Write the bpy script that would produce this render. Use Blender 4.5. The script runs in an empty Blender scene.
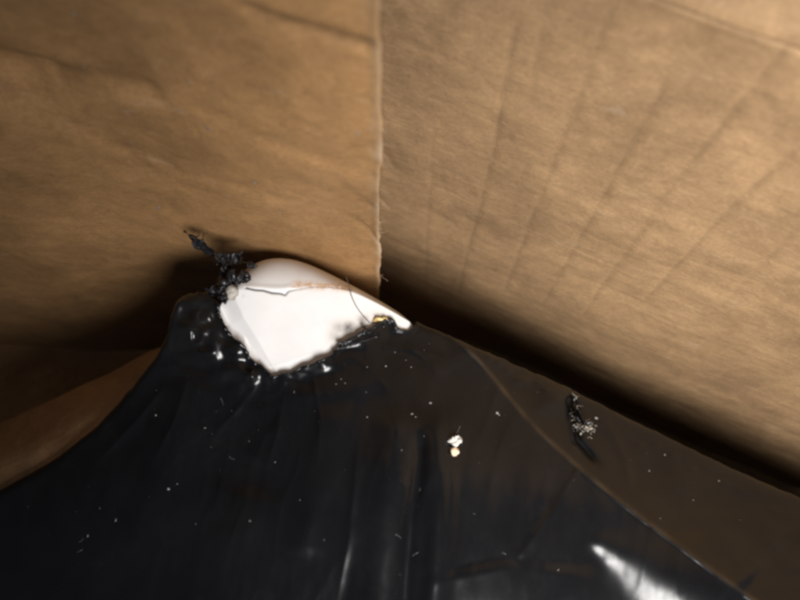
import bpy, math, random
import numpy as np
from mathutils import Vector

random.seed(7)
RNG = np.random.default_rng(11)
scene = bpy.context.scene

# ------------------------------------------------------------------ camera
TH = math.radians(18.5)            # tilt away from straight down
CT, ST = math.cos(TH), math.sin(TH)
CAM = np.array([0.0, 0.0, 0.80])   # 0.8 m above the bottom of the carton
FPX = 628.0                        # focal length in photograph pixels (800 wide)

cd = bpy.data.cameras.new('camera')
cam = bpy.data.objects.new('camera', cd)
scene.collection.objects.link(cam)
cam.location = CAM
cam.rotation_euler = (TH, 0, 0)
cd.sensor_width = 36.0
cd.lens = FPX / 800.0 * 36.0
cd.clip_start = 0.01
cd.clip_end = 50.0
cd.dof.use_dof = True
cd.dof.focus_distance = 0.455
cd.dof.aperture_fstop = 4.4
scene.camera = cam

# ------------------------------------------------------------------ light
world = bpy.data.worlds.new('World')
scene.world = world
world.use_nodes = True
bg = world.node_tree.nodes['Background']
bg.inputs[0].default_value = (0.75, 0.85, 1.0, 1)
bg.inputs[1].default_value = 0.075

LX, LY, LB = 0.19, -0.31, 0.22     # right of, below and behind the lens
LIGHT = CAM + np.array([LX, CT * LY - ST * LB, ST * LY + CT * LB])


def lamp(name, pos, target, energy, radius, color, cone, blend):
    ld = bpy.data.lights.new(name, 'SPOT')
    ld.shadow_soft_size = radius
    ld.spot_size = math.radians(cone)
    ld.spot_blend = blend
    ld.energy = energy
    ld.color = color
    lo = bpy.data.objects.new(name, ld)
    scene.collection.objects.link(lo)
    lo.location = pos
    d = Vector(target) - Vector(pos)
    lo.rotation_euler = d.to_track_quat('-Z', 'Y').to_euler()
    return lo


lamp('work_light', LIGHT, (0.18, 0.085, 0.29), 48.0, 0.150, (1.0, 0.975, 0.95), 86, 1.0)

scene.view_settings.view_transform = 'Standard'
scene.view_settings.look = 'None'
scene.view_settings.exposure = 0.0
scene.view_settings.gamma = 1.0
scene.cycles.filter_width = 3.0

# ------------------------------------------------------------------ maths


def ray(u, v):
    a = (np.asarray(u, float) - 400.0) / FPX
    b = (300.0 - np.asarray(v, float)) / FPX
    return np.stack([a, ST + CT * b, -CT + ST * b], -1)


def at(u, v, d):
    """World point seen at photograph position (u, v), d metres deep."""
    return CAM + ray(u, v) * np.asarray(d, float)[..., None]


def _hash(ix, iy, seed):
    h = (ix.astype(np.int64) * 374761393 + iy.astype(np.int64) * 668265263 + seed * 1442695041) & 0xFFFFFFFF
    h = ((h ^ (h >> 13)) * 1274126177) & 0xFFFFFFFF
    return ((h ^ (h >> 16)) & 0xFFFF) / 65535.0


def vnoise(x, y, seed=0):
    x = np.asarray(x, float); y = np.asarray(y, float)
    ix = np.floor(x); iy = np.floor(y)
    fx = x - ix; fy = y - iy
    fx = fx * fx * fx * (fx * (fx * 6 - 15) + 10); fy = fy * fy * fy * (fy * (fy * 6 - 15) + 10)
    a = _hash(ix, iy, seed); b = _hash(ix + 1, iy, seed)
    c = _hash(ix, iy + 1, seed); d = _hash(ix + 1, iy + 1, seed)
    return (a + (b - a) * fx) * (1 - fy) + (c + (d - c) * fx) * fy - 0.5


def fbm(x, y, seed=0, octaves=4, gain=0.5):
    s = 0; amp = 1.0
    for k in range(octaves):
        s = s + amp * vnoise(x * 2 ** k + 17.3 * k, y * 2 ** k - 9.1 * k, seed + k)
        amp *= gain
    return s


def sstep(a, b, x):
    t = np.clip((x - a) / (b - a), 0, 1)
    return t * t * (3 - 2 * t)


def pline(pts, x):
    p = np.array(pts, float)
    return np.interp(x, p[:, 0], p[:, 1])


def polydist(pts, u, v):
    """Signed distance to a polyline (positive on its right / below side), and position along it 0..1."""
    p = np.array(pts, float)
    best = np.full(np.shape(u), 1e9); sign = np.ones(np.shape(u)); par = np.zeros(np.shape(u))
    seg = np.hypot(*(p[1:] - p[:-1]).T); cum = np.concatenate([[0], np.cumsum(seg)]); tot = cum[-1]
    for i in range(len(p) - 1):
        ax, ay = p[i]; dx, dy = p[i + 1] - p[i]
        t = np.clip(((u - ax) * dx + (v - ay) * dy) / (dx * dx + dy * dy), 0, 1)
        qx = u - ax - t * dx; qy = v - ay - t * dy
        d = np.hypot(qx, qy)
        s = np.sign(dx * qy - dy * qx)
        m = d < best
        best = np.where(m, d, best); sign = np.where(m, s, sign)
        par = np.where(m, (cum[i] + t * seg[i]) / tot, par)
    return best * np.where(sign == 0, 1, sign), par


def inpoly(pts, u, v):
    p = np.array(pts, float)
    c = np.zeros(np.shape(u), bool)
    j = len(p) - 1
    for i in range(len(p)):
        cond = ((p[i, 1] > v) != (p[j, 1] > v)) & \
            (u < (p[j, 0] - p[i, 0]) * (v - p[i, 1]) / (p[j, 1] - p[i, 1] + 1e-12) + p[i, 0])
        c ^= cond
        j = i
    return c


def smooth(pts, r=4, n=240):
    """Resample a polyline and round its corners."""
    p = np.array(pts, float)
    seg = np.r_[0, np.cumsum(np.hypot(*(p[1:] - p[:-1]).T))]
    t = np.linspace(0, seg[-1], n)
    q = np.stack([np.interp(t, seg, p[:, 0]), np.interp(t, seg, p[:, 1])], 1)
    for _ in range(r * 12):
        q[1:-1] = (q[:-2] + 2 * q[1:-1] + q[2:]) / 4
    return [tuple(a) for a in q]


class TPS:
    """Thin-plate surface depth(u, v) through control points."""

    def __init__(self, pts, lam=0.02):
        P = np.array(pts, float)
        self.xy = P[:, :2] / 100.0
        z = P[:, 2]
        n = len(P)
        K = self._k(self.xy[:, None, :] - self.xy[None]) + lam * np.eye(n)
        Q = np.c_[np.ones(n), self.xy]
        A = np.block([[K, Q], [Q.T, np.zeros((3, 3))]])
        self.w = np.linalg.solve(A, np.r_[z, 0, 0, 0])

    @staticmethod
    def _k(d):
        r2 = (d ** 2).sum(-1)
        return 0.5 * r2 * np.log(r2 + 1e-9)

    def __call__(self, u, v):
        q = np.stack([np.asarray(u, float), np.asarray(v, float)], -1) / 100.0
        out = self.w[-3] + q[..., 0] * self.w[-2] + q[..., 1] * self.w[-1]
        for i in range(len(self.xy)):
            out = out + self.w[i] * self._k(q - self.xy[i])
        return out


# ------------------------------------------------------------------ mesh helpers


def empty(name, loc, label, cat, group=None):
    o = bpy.data.objects.new(name, None)
    scene.collection.objects.link(o)
    o.location = loc
    o.empty_display_size = 0.02
    o['label'] = label; o['category'] = cat
    if group:
        o['group'] = group
    return o


def mesh(name, verts, faces, mat, parent=None, smooth=True, attrs=None, origin=None):
    verts = np.asarray(verts, float)
    if origin is None:
        origin = verts.mean(0)
    base = np.array(parent['_o']) if parent is not None and '_o' in parent else None
    me = bpy.data.meshes.new(name)
    me.from_pydata((verts - origin).tolist(), [], faces)
    me.update()
    if smooth:
        me.polygons.foreach_set('use_smooth', [True] * len(me.polygons))
    if attrs:
        for k, a in attrs.items():
            a = np.asarray(a, float)
            if a.ndim == 1:
                at_ = me.attributes.new(k, 'FLOAT', 'POINT')
                at_.data.foreach_set('value', a.astype(np.float32))
            else:
                at_ = me.attributes.new(k, 'FLOAT_VECTOR', 'POINT')
                at_.data.foreach_set('vector', a.astype(np.float32).ravel())
    me.materials.append(mat)
    o = bpy.data.objects.new(name, me)
    scene.collection.objects.link(o)
    if parent is not None:
        o.parent = parent
        w = Vector((0, 0, 0)); p = parent
        while p is not None:
            w += p.location; p = p.parent
        o.location = Vector(origin) - w
    else:
        o.location = origin
    return o


def gridfaces(nr, nc):
    i = np.arange(nr - 1)[:, None] * nc + np.arange(nc - 1)[None]
    return np.stack([i, i + 1, i + nc + 1, i + nc], -1).reshape(-1, 4).tolist()


def sheet(P, thick, N):
    """Closed slab from a grid of points P (r, c, 3) and normals N, thickness 'thick' behind."""
    nr, nc = P.shape[:2]
    v = np.concatenate([P.reshape(-1, 3), (P - N * thick).reshape(-1, 3)])
    f = gridfaces(nr, nc)
    n = nr * nc
    f2 = [[a + n for a in reversed(q)] for q in f]
    ring = [c for c in range(nc)] + [r * nc + nc - 1 for r in range(1, nr)] + \
           [(nr - 1) * nc + c for c in range(nc - 2, -1, -1)] + [r * nc for r in range(nr - 2, 0, -1)]
    side = [[ring[i], ring[i - 1], ring[i - 1] + n, ring[i] + n] for i in range(len(ring))]
    return v, f + f2 + side


def gridnormals(P):
    du = np.gradient(P, axis=1); dv = np.gradient(P, axis=0)
    n = np.cross(du, dv)
    return n / (np.linalg.norm(n, axis=-1, keepdims=True) + 1e-12)


def tube(pts, rad, seg=8):
    """Tube mesh along points with radius per point (scalar or per (point, seg))."""
    P = np.asarray(pts, float); n = len(P)
    R = np.asarray(rad, float)
    if R.ndim == 0:
        R = np.full(n, float(R))
    if R.ndim == 1:
        R = np.repeat(R[:, None], seg, 1)
    T = np.gradient(P, axis=0); T /= np.linalg.norm(T, axis=1, keepdims=True) + 1e-12
    ref = np.array([0.31, 0.87, 0.38])
    verts = []
    for i in range(n):
        a = np.cross(T[i], ref); a /= np.linalg.norm(a) + 1e-12
        b = np.cross(T[i], a)
        for k in range(seg):
            t = 2 * math.pi * k / seg
            verts.append(P[i] + R[i, k] * (a * math.cos(t) + b * math.sin(t)))
    faces = [[i * seg + k, i * seg + (k + 1) % seg, (i + 1) * seg + (k + 1) % seg, (i + 1) * seg + k]
             for i in range(n - 1) for k in range(seg)]
    verts += [P[0], P[-1]]
    m = n * seg
    faces += [[m, (k + 1) % seg, k] for k in range(seg)]
    faces += [[m + 1, (n - 1) * seg + k, (n - 1) * seg + (k + 1) % seg] for k in range(seg)]
    return np.array(verts), faces


def blob(c, r, seed, axes=(1, 1, 1), rough=0.35, nlat=9, nlon=14, freq=1.7):
    """Lumpy closed pebble."""
    verts = []
    for i in range(1, nlat):
        th = math.pi * i / nlat
        for j in range(nlon):
            ph = 2 * math.pi * j / nlon
            verts.append((math.sin(th) * math.cos(ph), math.sin(th) * math.sin(ph), math.cos(th)))
    verts += [(0, 0, 1), (0, 0, -1)]
    V = np.array(verts)
    k = 1 + rough * (fbm(V[:, 0] * freq + V[:, 2] * 1.3 + 5, V[:, 1] * freq - V[:, 2] * 0.9 + 3, seed, 3) * 2)
    V = V * k[:, None] * np.array(axes) * r + np.array(c)
    f = []
    for i in range(nlat - 2):
        for j in range(nlon):
            f.append([i * nlon + j, (i + 1) * nlon + j, (i + 1) * nlon + (j + 1) % nlon, i * nlon + (j + 1) % nlon])
    t = (nlat - 1) * nlon
    f += [[t, j, (j + 1) % nlon] for j in range(nlon)]
    b = (nlat - 2) * nlon
    f += [[t + 1, b + (j + 1) % nlon, b + j] for j in range(nlon)]
    return V, f


def join(parts):
    V = []; F = []; n = 0
    for v, f in parts:
        V.append(np.asarray(v)); F += [[a + n for a in q] for q in f]; n += len(v)
    return np.concatenate(V), F


# ------------------------------------------------------------------ materials


class NT:
    def __init__(self, name):
        self.m = bpy.data.materials.new(name)
        self.m.use_nodes = True
        self.t = self.m.node_tree
        self.b = self.t.nodes['Principled BSDF']

    def n(self, typ, **kw):
        o = self.t.nodes.new(typ)
        for k, v in kw.items():
            if k.startswith('i_'):
                key = k[2:]
                o.inputs[int(key) if key.isdigit() else key].default_value = v
            else:
                setattr(o, k, v)
        return o

    def l(self, a, b):
        self.t.links.new(a, b)

    def noise(self, vec, scale, detail=4, rough=0.55, dist=0.0):
        o = self.n('ShaderNodeTexNoise')
        o.inputs['Scale'].default_value = scale
        o.inputs['Detail'].default_value = detail
        o.inputs['Roughness'].default_value = rough
        o.inputs['Distortion'].default_value = dist
        self.l(vec, o.inputs['Vector'])
        return o.outputs['Fac']

    def ramp(self, fac, stops):
        r = self.n('ShaderNodeValToRGB')
        e = r.color_ramp.elements
        while len(e) < len(stops):
            e.new(0.5)
        for i, (p, c) in enumerate(stops):
            e[i].position = p
            e[i].color = c if len(c) == 4 else (*c, 1)
        self.l(fac, r.inputs[0])
        return r.outputs[0]

    def mix(self, fac, a, b, mode='MIX'):
        o = self.n('ShaderNodeMix', data_type='RGBA', blend_type=mode)
        for s, x in ((o.inputs[0], fac), (o.inputs[6], a), (o.inputs[7], b)):
            if hasattr(x, 'is_linked'):
                self.l(x, s)
            elif isinstance(x, (int, float)):
                s.default_value = x
            else:
                s.default_value = (*x, 1) if len(x) == 3 else x
        return o.outputs[2]

    def math(self, op, a, b=0.0, c=None):
        o = self.n('ShaderNodeMath', operation=op)
        for s, x in zip(o.inputs, (a, b, c)):
            if x is None:
                continue
            if hasattr(x, 'is_linked'):
                self.l(x, s)
            else:
                s.default_value = x
        return o.outputs[0]

    def attr(self, name):
        o = self.n('ShaderNodeAttribute', attribute_name=name)
        return o

    def mapping(self, vec, scale=(1, 1, 1), rot=(0, 0, 0), loc=(0, 0, 0)):
        o = self.n('ShaderNodeMapping')
        o.inputs['Scale'].default_value = scale
        o.inputs['Rotation'].default_value = rot
        o.inputs['Location'].default_value = loc
        self.l(vec, o.inputs['Vector'])
        return o.outputs[0]

    def bump(self, h, strength, dist, prev=None):
        o = self.n('ShaderNodeBump')
        o.inputs['Strength'].default_value = strength
        o.inputs['Distance'].default_value = dist
        self.l(h, o.inputs['Height'])
        if prev is not None:
            self.l(prev, o.inputs['Normal'])
        return o.outputs[0]


def mat_cardboard(name, base, seed=0.0, ribs=0.0):
    k = NT(name)
    st = k.attr('st').outputs['Vector']
    st = k.mapping(st, loc=(seed, seed * 1.7, 0))
    c0 = (base[0] * 0.74, base[1] * 0.72, base[2] * 0.70); c1 = (base[0] * 1.20, base[1] * 1.18, base[2] * 1.14)
    big = k.noise(st, 13, 6, 0.62, 0.7)
    col = k.ramp(big, [(0.3, c0), (0.72, c1)])
    fib = k.noise(k.mapping(st, scale=(60, 260, 1), rot=(0, 0, 0.1)), 3.0, 5, 0.65, 0.4)
    col = k.mix(0.30, col, k.ramp(fib, [(0.3, (0.30, 0.29, 0.28)), (0.7, (0.68, 0.68, 0.68))]), 'OVERLAY')
    mid = k.noise(k.mapping(st, scale=(46, 52, 1)), 1.5, 5, 0.65, 0.8)
    col = k.mix(0.60, col, k.ramp(mid, [(0.3, (0.38, 0.37, 0.36)), (0.7, (0.61, 0.61, 0.60))]), 'OVERLAY')
    mot = k.noise(st, 420, 3, 0.6)
    col = k.mix(0.55, col, k.ramp(mot, [(0.3, (0.4, 0.39, 0.38)), (0.7, (0.6, 0.6, 0.6))]), 'OVERLAY')
    # pale scuffs and greyish rubbed patches
    sc = k.noise(k.mapping(st, scale=(22, 55, 1), rot=(0, 0, 0.45)), 1.2, 7, 0.72, 1.2)
    scf = k.ramp(sc, [(0.60, (0, 0, 0)), (0.74, (1, 1, 1))])
    scm = k.math('MULTIPLY', scf, 0.28)
    col = k.mix(scm, col, (0.56, 0.44, 0.31))
    crease_dark = k.attr('crease_dark').outputs['Fac']
    col = k.mix(crease_dark, col, tuple(x * 0.28 for x in base))  # darker along the crease lines
    pale = k.attr('pale').outputs['Fac']
    col = k.mix(pale, col, (0.60, 0.47, 0.33))
    k.l(col, k.b.inputs['Base Color'])
    k.b.inputs['Roughness'].default_value = 0.72
    k.b.inputs['Specular IOR Level'].default_value = 0.25
    nb = k.bump(fib, 0.20, 0.0005)
    nb = k.bump(k.noise(st, 60, 4, 0.55, 0.5), 0.16, 0.003, nb)
    if ribs:
        wv = k.noise(k.mapping(st, scale=(5, 75, 1), rot=(0, 0, 0.03)), 1.0, 3, 0.5, 0.3)
        nb = k.bump(wv, ribs, 0.006, nb)
    k.l(nb, k.b.inputs['Normal'])
    return k.m


def mat_film():
    k = NT('black plastic film')
    tc = k.n('ShaderNodeTexCoord').outputs['Object']
    n1 = k.noise(tc, 14, 5, 0.6, 0.8)
    col = k.ramp(n1, [(0.3, (0.0035, 0.0037, 0.0044)), (0.75, (0.0065, 0.0065, 0.0072))])
    # dusty haze and fine scratches rubbed into the film
    dust = k.ramp(k.noise(tc, 55, 7, 0.75, 0.6), [(0.56, (0, 0, 0)), (0.85, (1, 1, 1))])
    col = k.mix(k.math('MULTIPLY', dust, 0.035), col, (0.13, 0.13, 0.13))
    wall_sheen = k.attr('crease').outputs['Fac']
    col = k.mix(wall_sheen, col, (0.060, 0.042, 0.026))  # reflection of the cardboard wall, painted into the film colour
    char = k.attr('char').outputs['Fac']
    col = k.mix(char, col, (0.010, 0.009, 0.008))
    k.l(col, k.b.inputs['Base Color'])
    r = k.ramp(k.noise(tc, 30, 5, 0.6, 0.5), [(0.3, (0.20,) * 3), (0.7, (0.31,) * 3)])
    r2 = k.math('ADD', r, k.math('MULTIPLY', k.attr('matte').outputs['Fac'], 0.22))
    k.l(r2, k.b.inputs['Roughness'])
    k.b.inputs['Specular IOR Level'].default_value = 0.40
    nb = k.bump(k.noise(tc, 30, 2, 0.4, 0.8), 0.10, 0.004)
    nb = k.bump(k.noise(tc, 260, 2, 0.5), 0.05, 0.0006, nb)
    k.l(nb, k.b.inputs['Normal'])
    return k.m


def mat_char():
    k = NT('charred plastic')
    tc = k.n('ShaderNodeTexCoord').outputs['Object']
    n = k.noise(tc, 420, 5, 0.7)
    k.l(k.ramp(n, [(0.35, (0.006, 0.006, 0.007)), (0.62, (0.014, 0.014, 0.016)), (0.80, (0.06, 0.06, 0.064))]), k.b.inputs['Base Color'])
    k.l(k.ramp(n, [(0.3, (0.24,) * 3), (0.7, (0.55,) * 3)]), k.b.inputs['Roughness'])
    k.l(k.bump(k.noise(tc, 500, 3, 0.55), 0.4, 0.001), k.b.inputs['Normal'])
    return k.m


def mat_white():
    k = NT('white glazed plastic')
    tc = k.n('ShaderNodeTexCoord').outputs['Object']
    n = k.noise(tc, 30, 4, 0.55)
    col = k.ramp(n, [(0.3, (0.71, 0.695, 0.69)), (0.7, (0.78, 0.77, 0.765))])
    edge_grey = k.attr('edge_grey').outputs['Fac']
    col = k.mix(edge_grey, col, (0.52, 0.47, 0.43))
    stain = k.attr('stain').outputs['Fac']
    sn = k.ramp(k.noise(tc, 330, 4, 0.7), [(0.3, (0, 0, 0)), (0.62, (1, 1, 1))])
    col = k.mix(k.math('MULTIPLY', stain, sn), col, (0.50, 0.27, 0.10))
    soot = k.attr('soot').outputs['Fac']
    sm = k.ramp(k.noise(tc, 240, 4, 0.7), [(0.2, (0.5,) * 3), (0.65, (1, 1, 1))])
    sf = k.math('MULTIPLY', soot, sm)
    col = k.mix(sf, col, k.ramp(soot, [(0.0, (0.50, 0.40, 0.28)), (0.55, (0.20, 0.16, 0.12)), (1.0, (0.02, 0.018, 0.016))]))
    crack = k.attr('crack').outputs['Fac']
    col = k.mix(crack, col, (0.035, 0.032, 0.034))
    k.l(col, k.b.inputs['Base Color'])
    k.b.inputs['Roughness'].default_value = 0.34
    k.b.inputs['Subsurface Weight'].default_value = 0.15
    k.b.inputs['Subsurface Radius'].default_value = (1.0, 0.8, 0.6)
    k.b.inputs['Subsurface Scale'].default_value = 0.002
    k.l(k.bump(k.noise(tc, 110, 3, 0.5), 0.06, 0.002), k.b.inputs['Normal'])
    return k.m


def mat_plain(name, a, b, scale, rough=0.7, bump=0.3, sss=0.0):
    k = NT(name)
    tc = k.n('ShaderNodeTexCoord').outputs['Object']
    n = k.noise(tc, scale, 4, 0.6)
    k.l(k.ramp(n, [(0.35, a), (0.65, b)]), k.b.inputs['Base Color'])
    k.b.inputs['Roughness'].default_value = rough
    k.b.inputs['Subsurface Weight'].default_value = sss
    k.b.inputs['Subsurface Scale'].default_value = 0.002
    k.l(k.bump(k.noise(tc, scale * 2, 3, 0.6), bump, 0.0008), k.b.inputs['Normal'])
    return k.m


M_CARD_L = mat_cardboard('kraft cardboard smooth', (0.305, 0.174, 0.076), 0.0)
M_CARD_R = mat_cardboard('kraft cardboard ribbed', (0.335, 0.215, 0.116), 3.1, ribs=0.18)
M_EDGE = mat_cardboard('torn cardboard edge', (0.50, 0.38, 0.25), 5.0)
M_FILM = mat_film()
M_CHAR = mat_char()
M_WHITE = mat_white()
M_BEAD = mat_plain('cloudy melted plastic', (0.20, 0.175, 0.14), (0.46, 0.43, 0.38), 260, 0.55, 0.6, 0.1)
M_CRUMB_W = mat_plain('pale crumb', (0.50, 0.46, 0.42), (0.78, 0.75, 0.70), 500, 0.8)
M_CRUMB_T = mat_plain('tan crumb', (0.62, 0.42, 0.26), (0.80, 0.64, 0.46), 500, 0.8)
M_LINT = mat_plain('grey lint', (0.10, 0.09, 0.08), (0.36, 0.32, 0.26), 260, 0.9)
M_HAIR = mat_plain('dark hair', (0.05, 0.035, 0.02), (0.09, 0.06, 0.04), 300, 0.5)
M_DUST = mat_plain('pale dust', (0.10, 0.10, 0.10), (0.34, 0.33, 0.32), 200, 0.8)
M_FIBRE = mat_plain('paper fibre', (0.40, 0.29, 0.17), (0.58, 0.44, 0.29), 300, 0.9)

# ------------------------------------------------------------------ the carton (two walls and its bottom)
XC, YC = -0.0228, 0.26
DR = np.array([math.cos(math.radians(25)), -math.sin(math.radians(25)), 0.0])    # along the right wall
DL = np.array([-0.90, -0.436, 0.0]); DL /= np.linalg.norm(DL)                    # along the left wall
NR = np.array([-math.sin(math.radians(25)), -math.cos(math.radians(25)), 0.0])   # into the carton
NL = np.array([-DL[1], DL[0], 0.0])
if NL[1] > 0:
    NL = -NL
CORNER = np.array([XC, YC, 0.0])
TOP = 0.592
UPZ = np.array([0, 0, 1.0])


def on_wall(u, v, N):
    d = ray(u, v)
    t = ((CORNER - CAM) @ N) / (d @ N)
    return CAM + d * t


# the left wall is a loose panel: its cut end stands free in front of the right wall and it runs on nearly flat
LSA = np.arange(-0.01, 0.90, 0.001)
_ang = math.radians(8) + (math.radians(-10) - math.radians(8)) * sstep(-0.02, 0.05, LSA) + math.radians(11) * sstep(0.10, 0.22, LSA)
_dx = -np.cos(_ang) * 0.001; _dy = -np.sin(_ang) * 0.001
XL, YL = -0.0165, 0.186
LXA = XL + np.cumsum(_dx) - np.cumsum(_dx)[10]
LYA = YL + np.cumsum(_dy) - np.cumsum(_dy)[10]


def left_at(s, z, off):
    """Point on the left panel at arc s, height z, 'off' metres into the carton."""
    a = np.interp(s, LSA, _ang)
    x = np.interp(s, LSA, LXA); y = np.interp(s, LSA, LYA)
    lean = 0.0165 - 0.0350 * (0.186 * ST + (CAM[2] - z) * CT)      # the panel leans a little as it rises
    return np.stack([x + lean + off * np.sin(a), y - off * np.cos(a), z + 0 * x], -1)


def wall_st(u, v, right=True):
    if right:
        p = on_wall(u, v, NR)
        return float((p - CORNER) @ DR), float(p[2])
    d = ray(u, v)
    c = LXA * d[1] - LYA * d[0]                  # plan-view side of the sight line (camera stands at plan origin)
    i = int(np.where(np.diff(np.sign(c)) != 0)[0][0]) if np.any(np.diff(np.sign(c)) != 0) else 20
    t = LYA[i] / d[1]
    return float(LSA[i]), float(CAM[2] + d[2] * t)


box = empty('cardboard_box', (XC, YC, 0.0), 'open brown cardboard box around the black plastic, its two walls meeting in a corner', 'box')

# ---- right wall: vertical crease lines, wavy ribs
creases = []
for (ua, va, ub, vb, dep) in [(432, 130, 426, 292, .6), (516, 20, 490, 165, 1.0), (490, 165, 459, 292, .8),
                              (614, 5, 505, 290, .8), (668, 80, 600, 205, .9), (602, 202, 545, 300, .8),
                              (650, 220, 585, 312, .8), (800, 32, 690, 168, 1.0), (688, 170, 625, 250, .5),
                              (775, 168, 645, 300, .9), (545, 10, 530, 110, .5), (800, 150, 745, 200, .6), (800, 230, 720, 310, .5)]:
    s1, z1 = wall_st(ua, va); s2, z2 = wall_st(ub, vb)
    creases.append((s1, z1, s2, z2, dep))
ss = list(np.arange(-0.09, 0.56, 0.0017))
for s1, z1, s2, z2, dep in creases:
    pass
s_arr = np.array(ss)
z_arr = np.linspace(0.0, TOP, 200)
S, Z = np.meshgrid(s_arr, z_arr)
disp = 0.010 * fbm(S * 5, Z * 5, 21, 3) + 0.0013 * fbm(S * 9, Z * 26, 31, 2) + 0.0006 * fbm(S * 30, Z * 60, 35, 3)
crease_dark = np.zeros_like(S)
for s1, z1, s2, z2, dep in creases:
    t = np.clip((Z - z1) / (z2 - z1), 0, 1)
    sc = s1 + (s2 - s1) * t + 0.0012 * vnoise(Z * 60, Z * 0 + s1 * 100, 3)
    lo, hi = min(z1, z2), max(z1, z2)
    inz = sstep(lo - 0.006, lo + 0.01, Z) * (1 - sstep(hi - 0.01, hi + 0.006, Z))
    d = np.abs(S - sc)
    brk = 0.55 + 0.9 * (vnoise(Z * 90, S * 0 + s1 * 50, 8) + 0.2)
    disp -= dep * 0.0005 * np.exp(-(d / 0.0024) ** 2) * inz
    crease_dark = np.maximum(crease_dark, 0.36 * dep * np.clip(brk, 0, 1) * np.exp(-(d / 0.0014) ** 2) * inz)
# rounded fold at the top
P = CORNER + S[..., None] * DR + Z[..., None] * UPZ + disp[..., None] * NR
N = -gridnormals(P)
if (N[10, 10] @ NR) < 0:
    N = -N
v, f = sheet(P, 0.004, N)
att = np.concatenate([np.stack([S, Z, S * 0], -1).reshape(-1, 3)] * 2)
panel_r = mesh('side_panel', v, f, M_CARD_R, box, origin=CORNER,
               attrs={'st': att, 'crease_dark': np.tile(crease_dark.ravel(), 2), 'pale': np.zeros(len(v))})
panel_r['label'] = 'ribbed right wall with thin vertical crease lines'

# ---- folded-out flap above the right wall
a_arr = np.concatenate([np.linspace(0, 0.010, 8), np.linspace(0.014, 0.16, 30)])
Sf, A = np.meshgrid(np.arange(-0.09, 0.56, 0.006), a_arr)
fo = -NR * math.cos(math.radians(38)) + UPZ * math.sin(math.radians(38))
row = P[-1]
base = np.stack([np.interp(Sf[0], s_arr, row[:, k]) for k in range(3)], -1)
roll = 0.010
al = np.clip(A / roll, 0, 1) * math.radians(52)
out = np.where(A < roll, roll / math.radians(52) * (1 - np.cos(al)), roll / math.radians(52) * (1 - math.cos(math.radians(52))) + (A - roll) * math.sin(math.radians(52)))
up = np.where(A < roll, roll / math.radians(52) * np.sin(al), roll / math.radians(52) * math.sin(math.radians(52)) + (A - roll) * math.cos(math.radians(52)))
Pf = base[None] - out[..., None] * NR + (up + 0.0006 + 0.004 * fbm(Sf * 8, A * 10, 41, 3) * sstep(0.01, 0.04, A))[..., None] * UPZ
Nf = -gridnormals(Pf)
if (Nf[5, 5] @ NR) < 0:
    Nf = -Nf
v, f = sheet(Pf, 0.004, Nf)
att = np.concatenate([np.stack([Sf, A + 0.7, Sf * 0], -1).reshape(-1, 3)] * 2)
mesh('top_flap', v, f, M_CARD_R, box, origin=CORNER + TOP * UPZ,
     attrs={'st': att, 'crease_dark': np.zeros(len(v)), 'pale': np.zeros(len(v))})

# ---- left wall: softly buckled, raw cut end at the corner
s_arr = np.concatenate([np.arange(0.0, 0.012, 0.0011), np.arange(0.012, 0.86, 0.0030)])
z_arr = np.arange(0.0, 0.66, 0.0026)
S, Z = np.meshgrid(s_arr, z_arr)
disp = 0.014 * fbm(S * 6 + Z * 4, Z * 5, 51, 2) + 0.0011 * fbm(S * 14 + Z * 20, Z * 24 - S * 8, 55, 3)
crease_dark_l = np.zeros_like(S)


def fold(pts, depth, width, dark_amt=0.0, step=0.0):
    global disp, crease_dark_l
    q = [wall_st(a, b, False) for a, b in pts]
    d, par = polydist(q, S, Z)
    ends = sstep(0, 0.18, par) * (1 - sstep(0.85, 1.0, par))
    disp = disp - depth * np.exp(-(d / width) ** 2) * ends
    if step:
        disp = disp + step * np.exp(-(np.abs(d) / (width * 6))) * np.tanh(d / width) * ends
    crease_dark_l = np.maximum(crease_dark_l, dark_amt * np.exp(-(d / 0.0018) ** 2) * ends)


fold([(205, -8), (250, 10), (300, 22), (345, 33), (365, 32)], 0.003, 0.003, 0.75)
fold([(150, 90), (220, 112), (260, 128), (320, 145), (378, 168)], 0.0012, 0.005, 0.14, 0.0012)
fold([(0, 62), (40, 85), (90, 82), (160, 92)], 0.004, 0.009, 0.0, 0.0016)
fold([(0, 115), (50, 120), (110, 150), (180, 170)], 0.001, 0.007, 0.0, 0.0011)
fold([(60, 190), (130, 170), (230, 175), (300, 200)], 0.0008, 0.006, 0.0, 0.0008)
fold([(340, 205), (365, 222), (380, 235)], 0.0014, 0.002, 0.15)
fold([(320, 150), (345, 180), (372, 205)], 0.001, 0.003, 0.08)
_s, _z = wall_st(-5, 85, False)
disp = disp - 0.020 * np.exp(-(((S - _s) / 0.030) ** 2 + ((Z - _z) / 0.022) ** 2))      # dent at the far left
ragged = 0.0007 * fbm(Z * 160, Z * 0 + 3, 61, 3) + 0.0012 * sstep(0.12, 0.35, vnoise(Z * 45, Z * 0 + 7.7, 64))
P = left_at(S - ragged * np.exp(-S / 0.006), Z, disp + 0.004 + 0.0022 * np.exp(-(S / 0.0030) ** 2))
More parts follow.
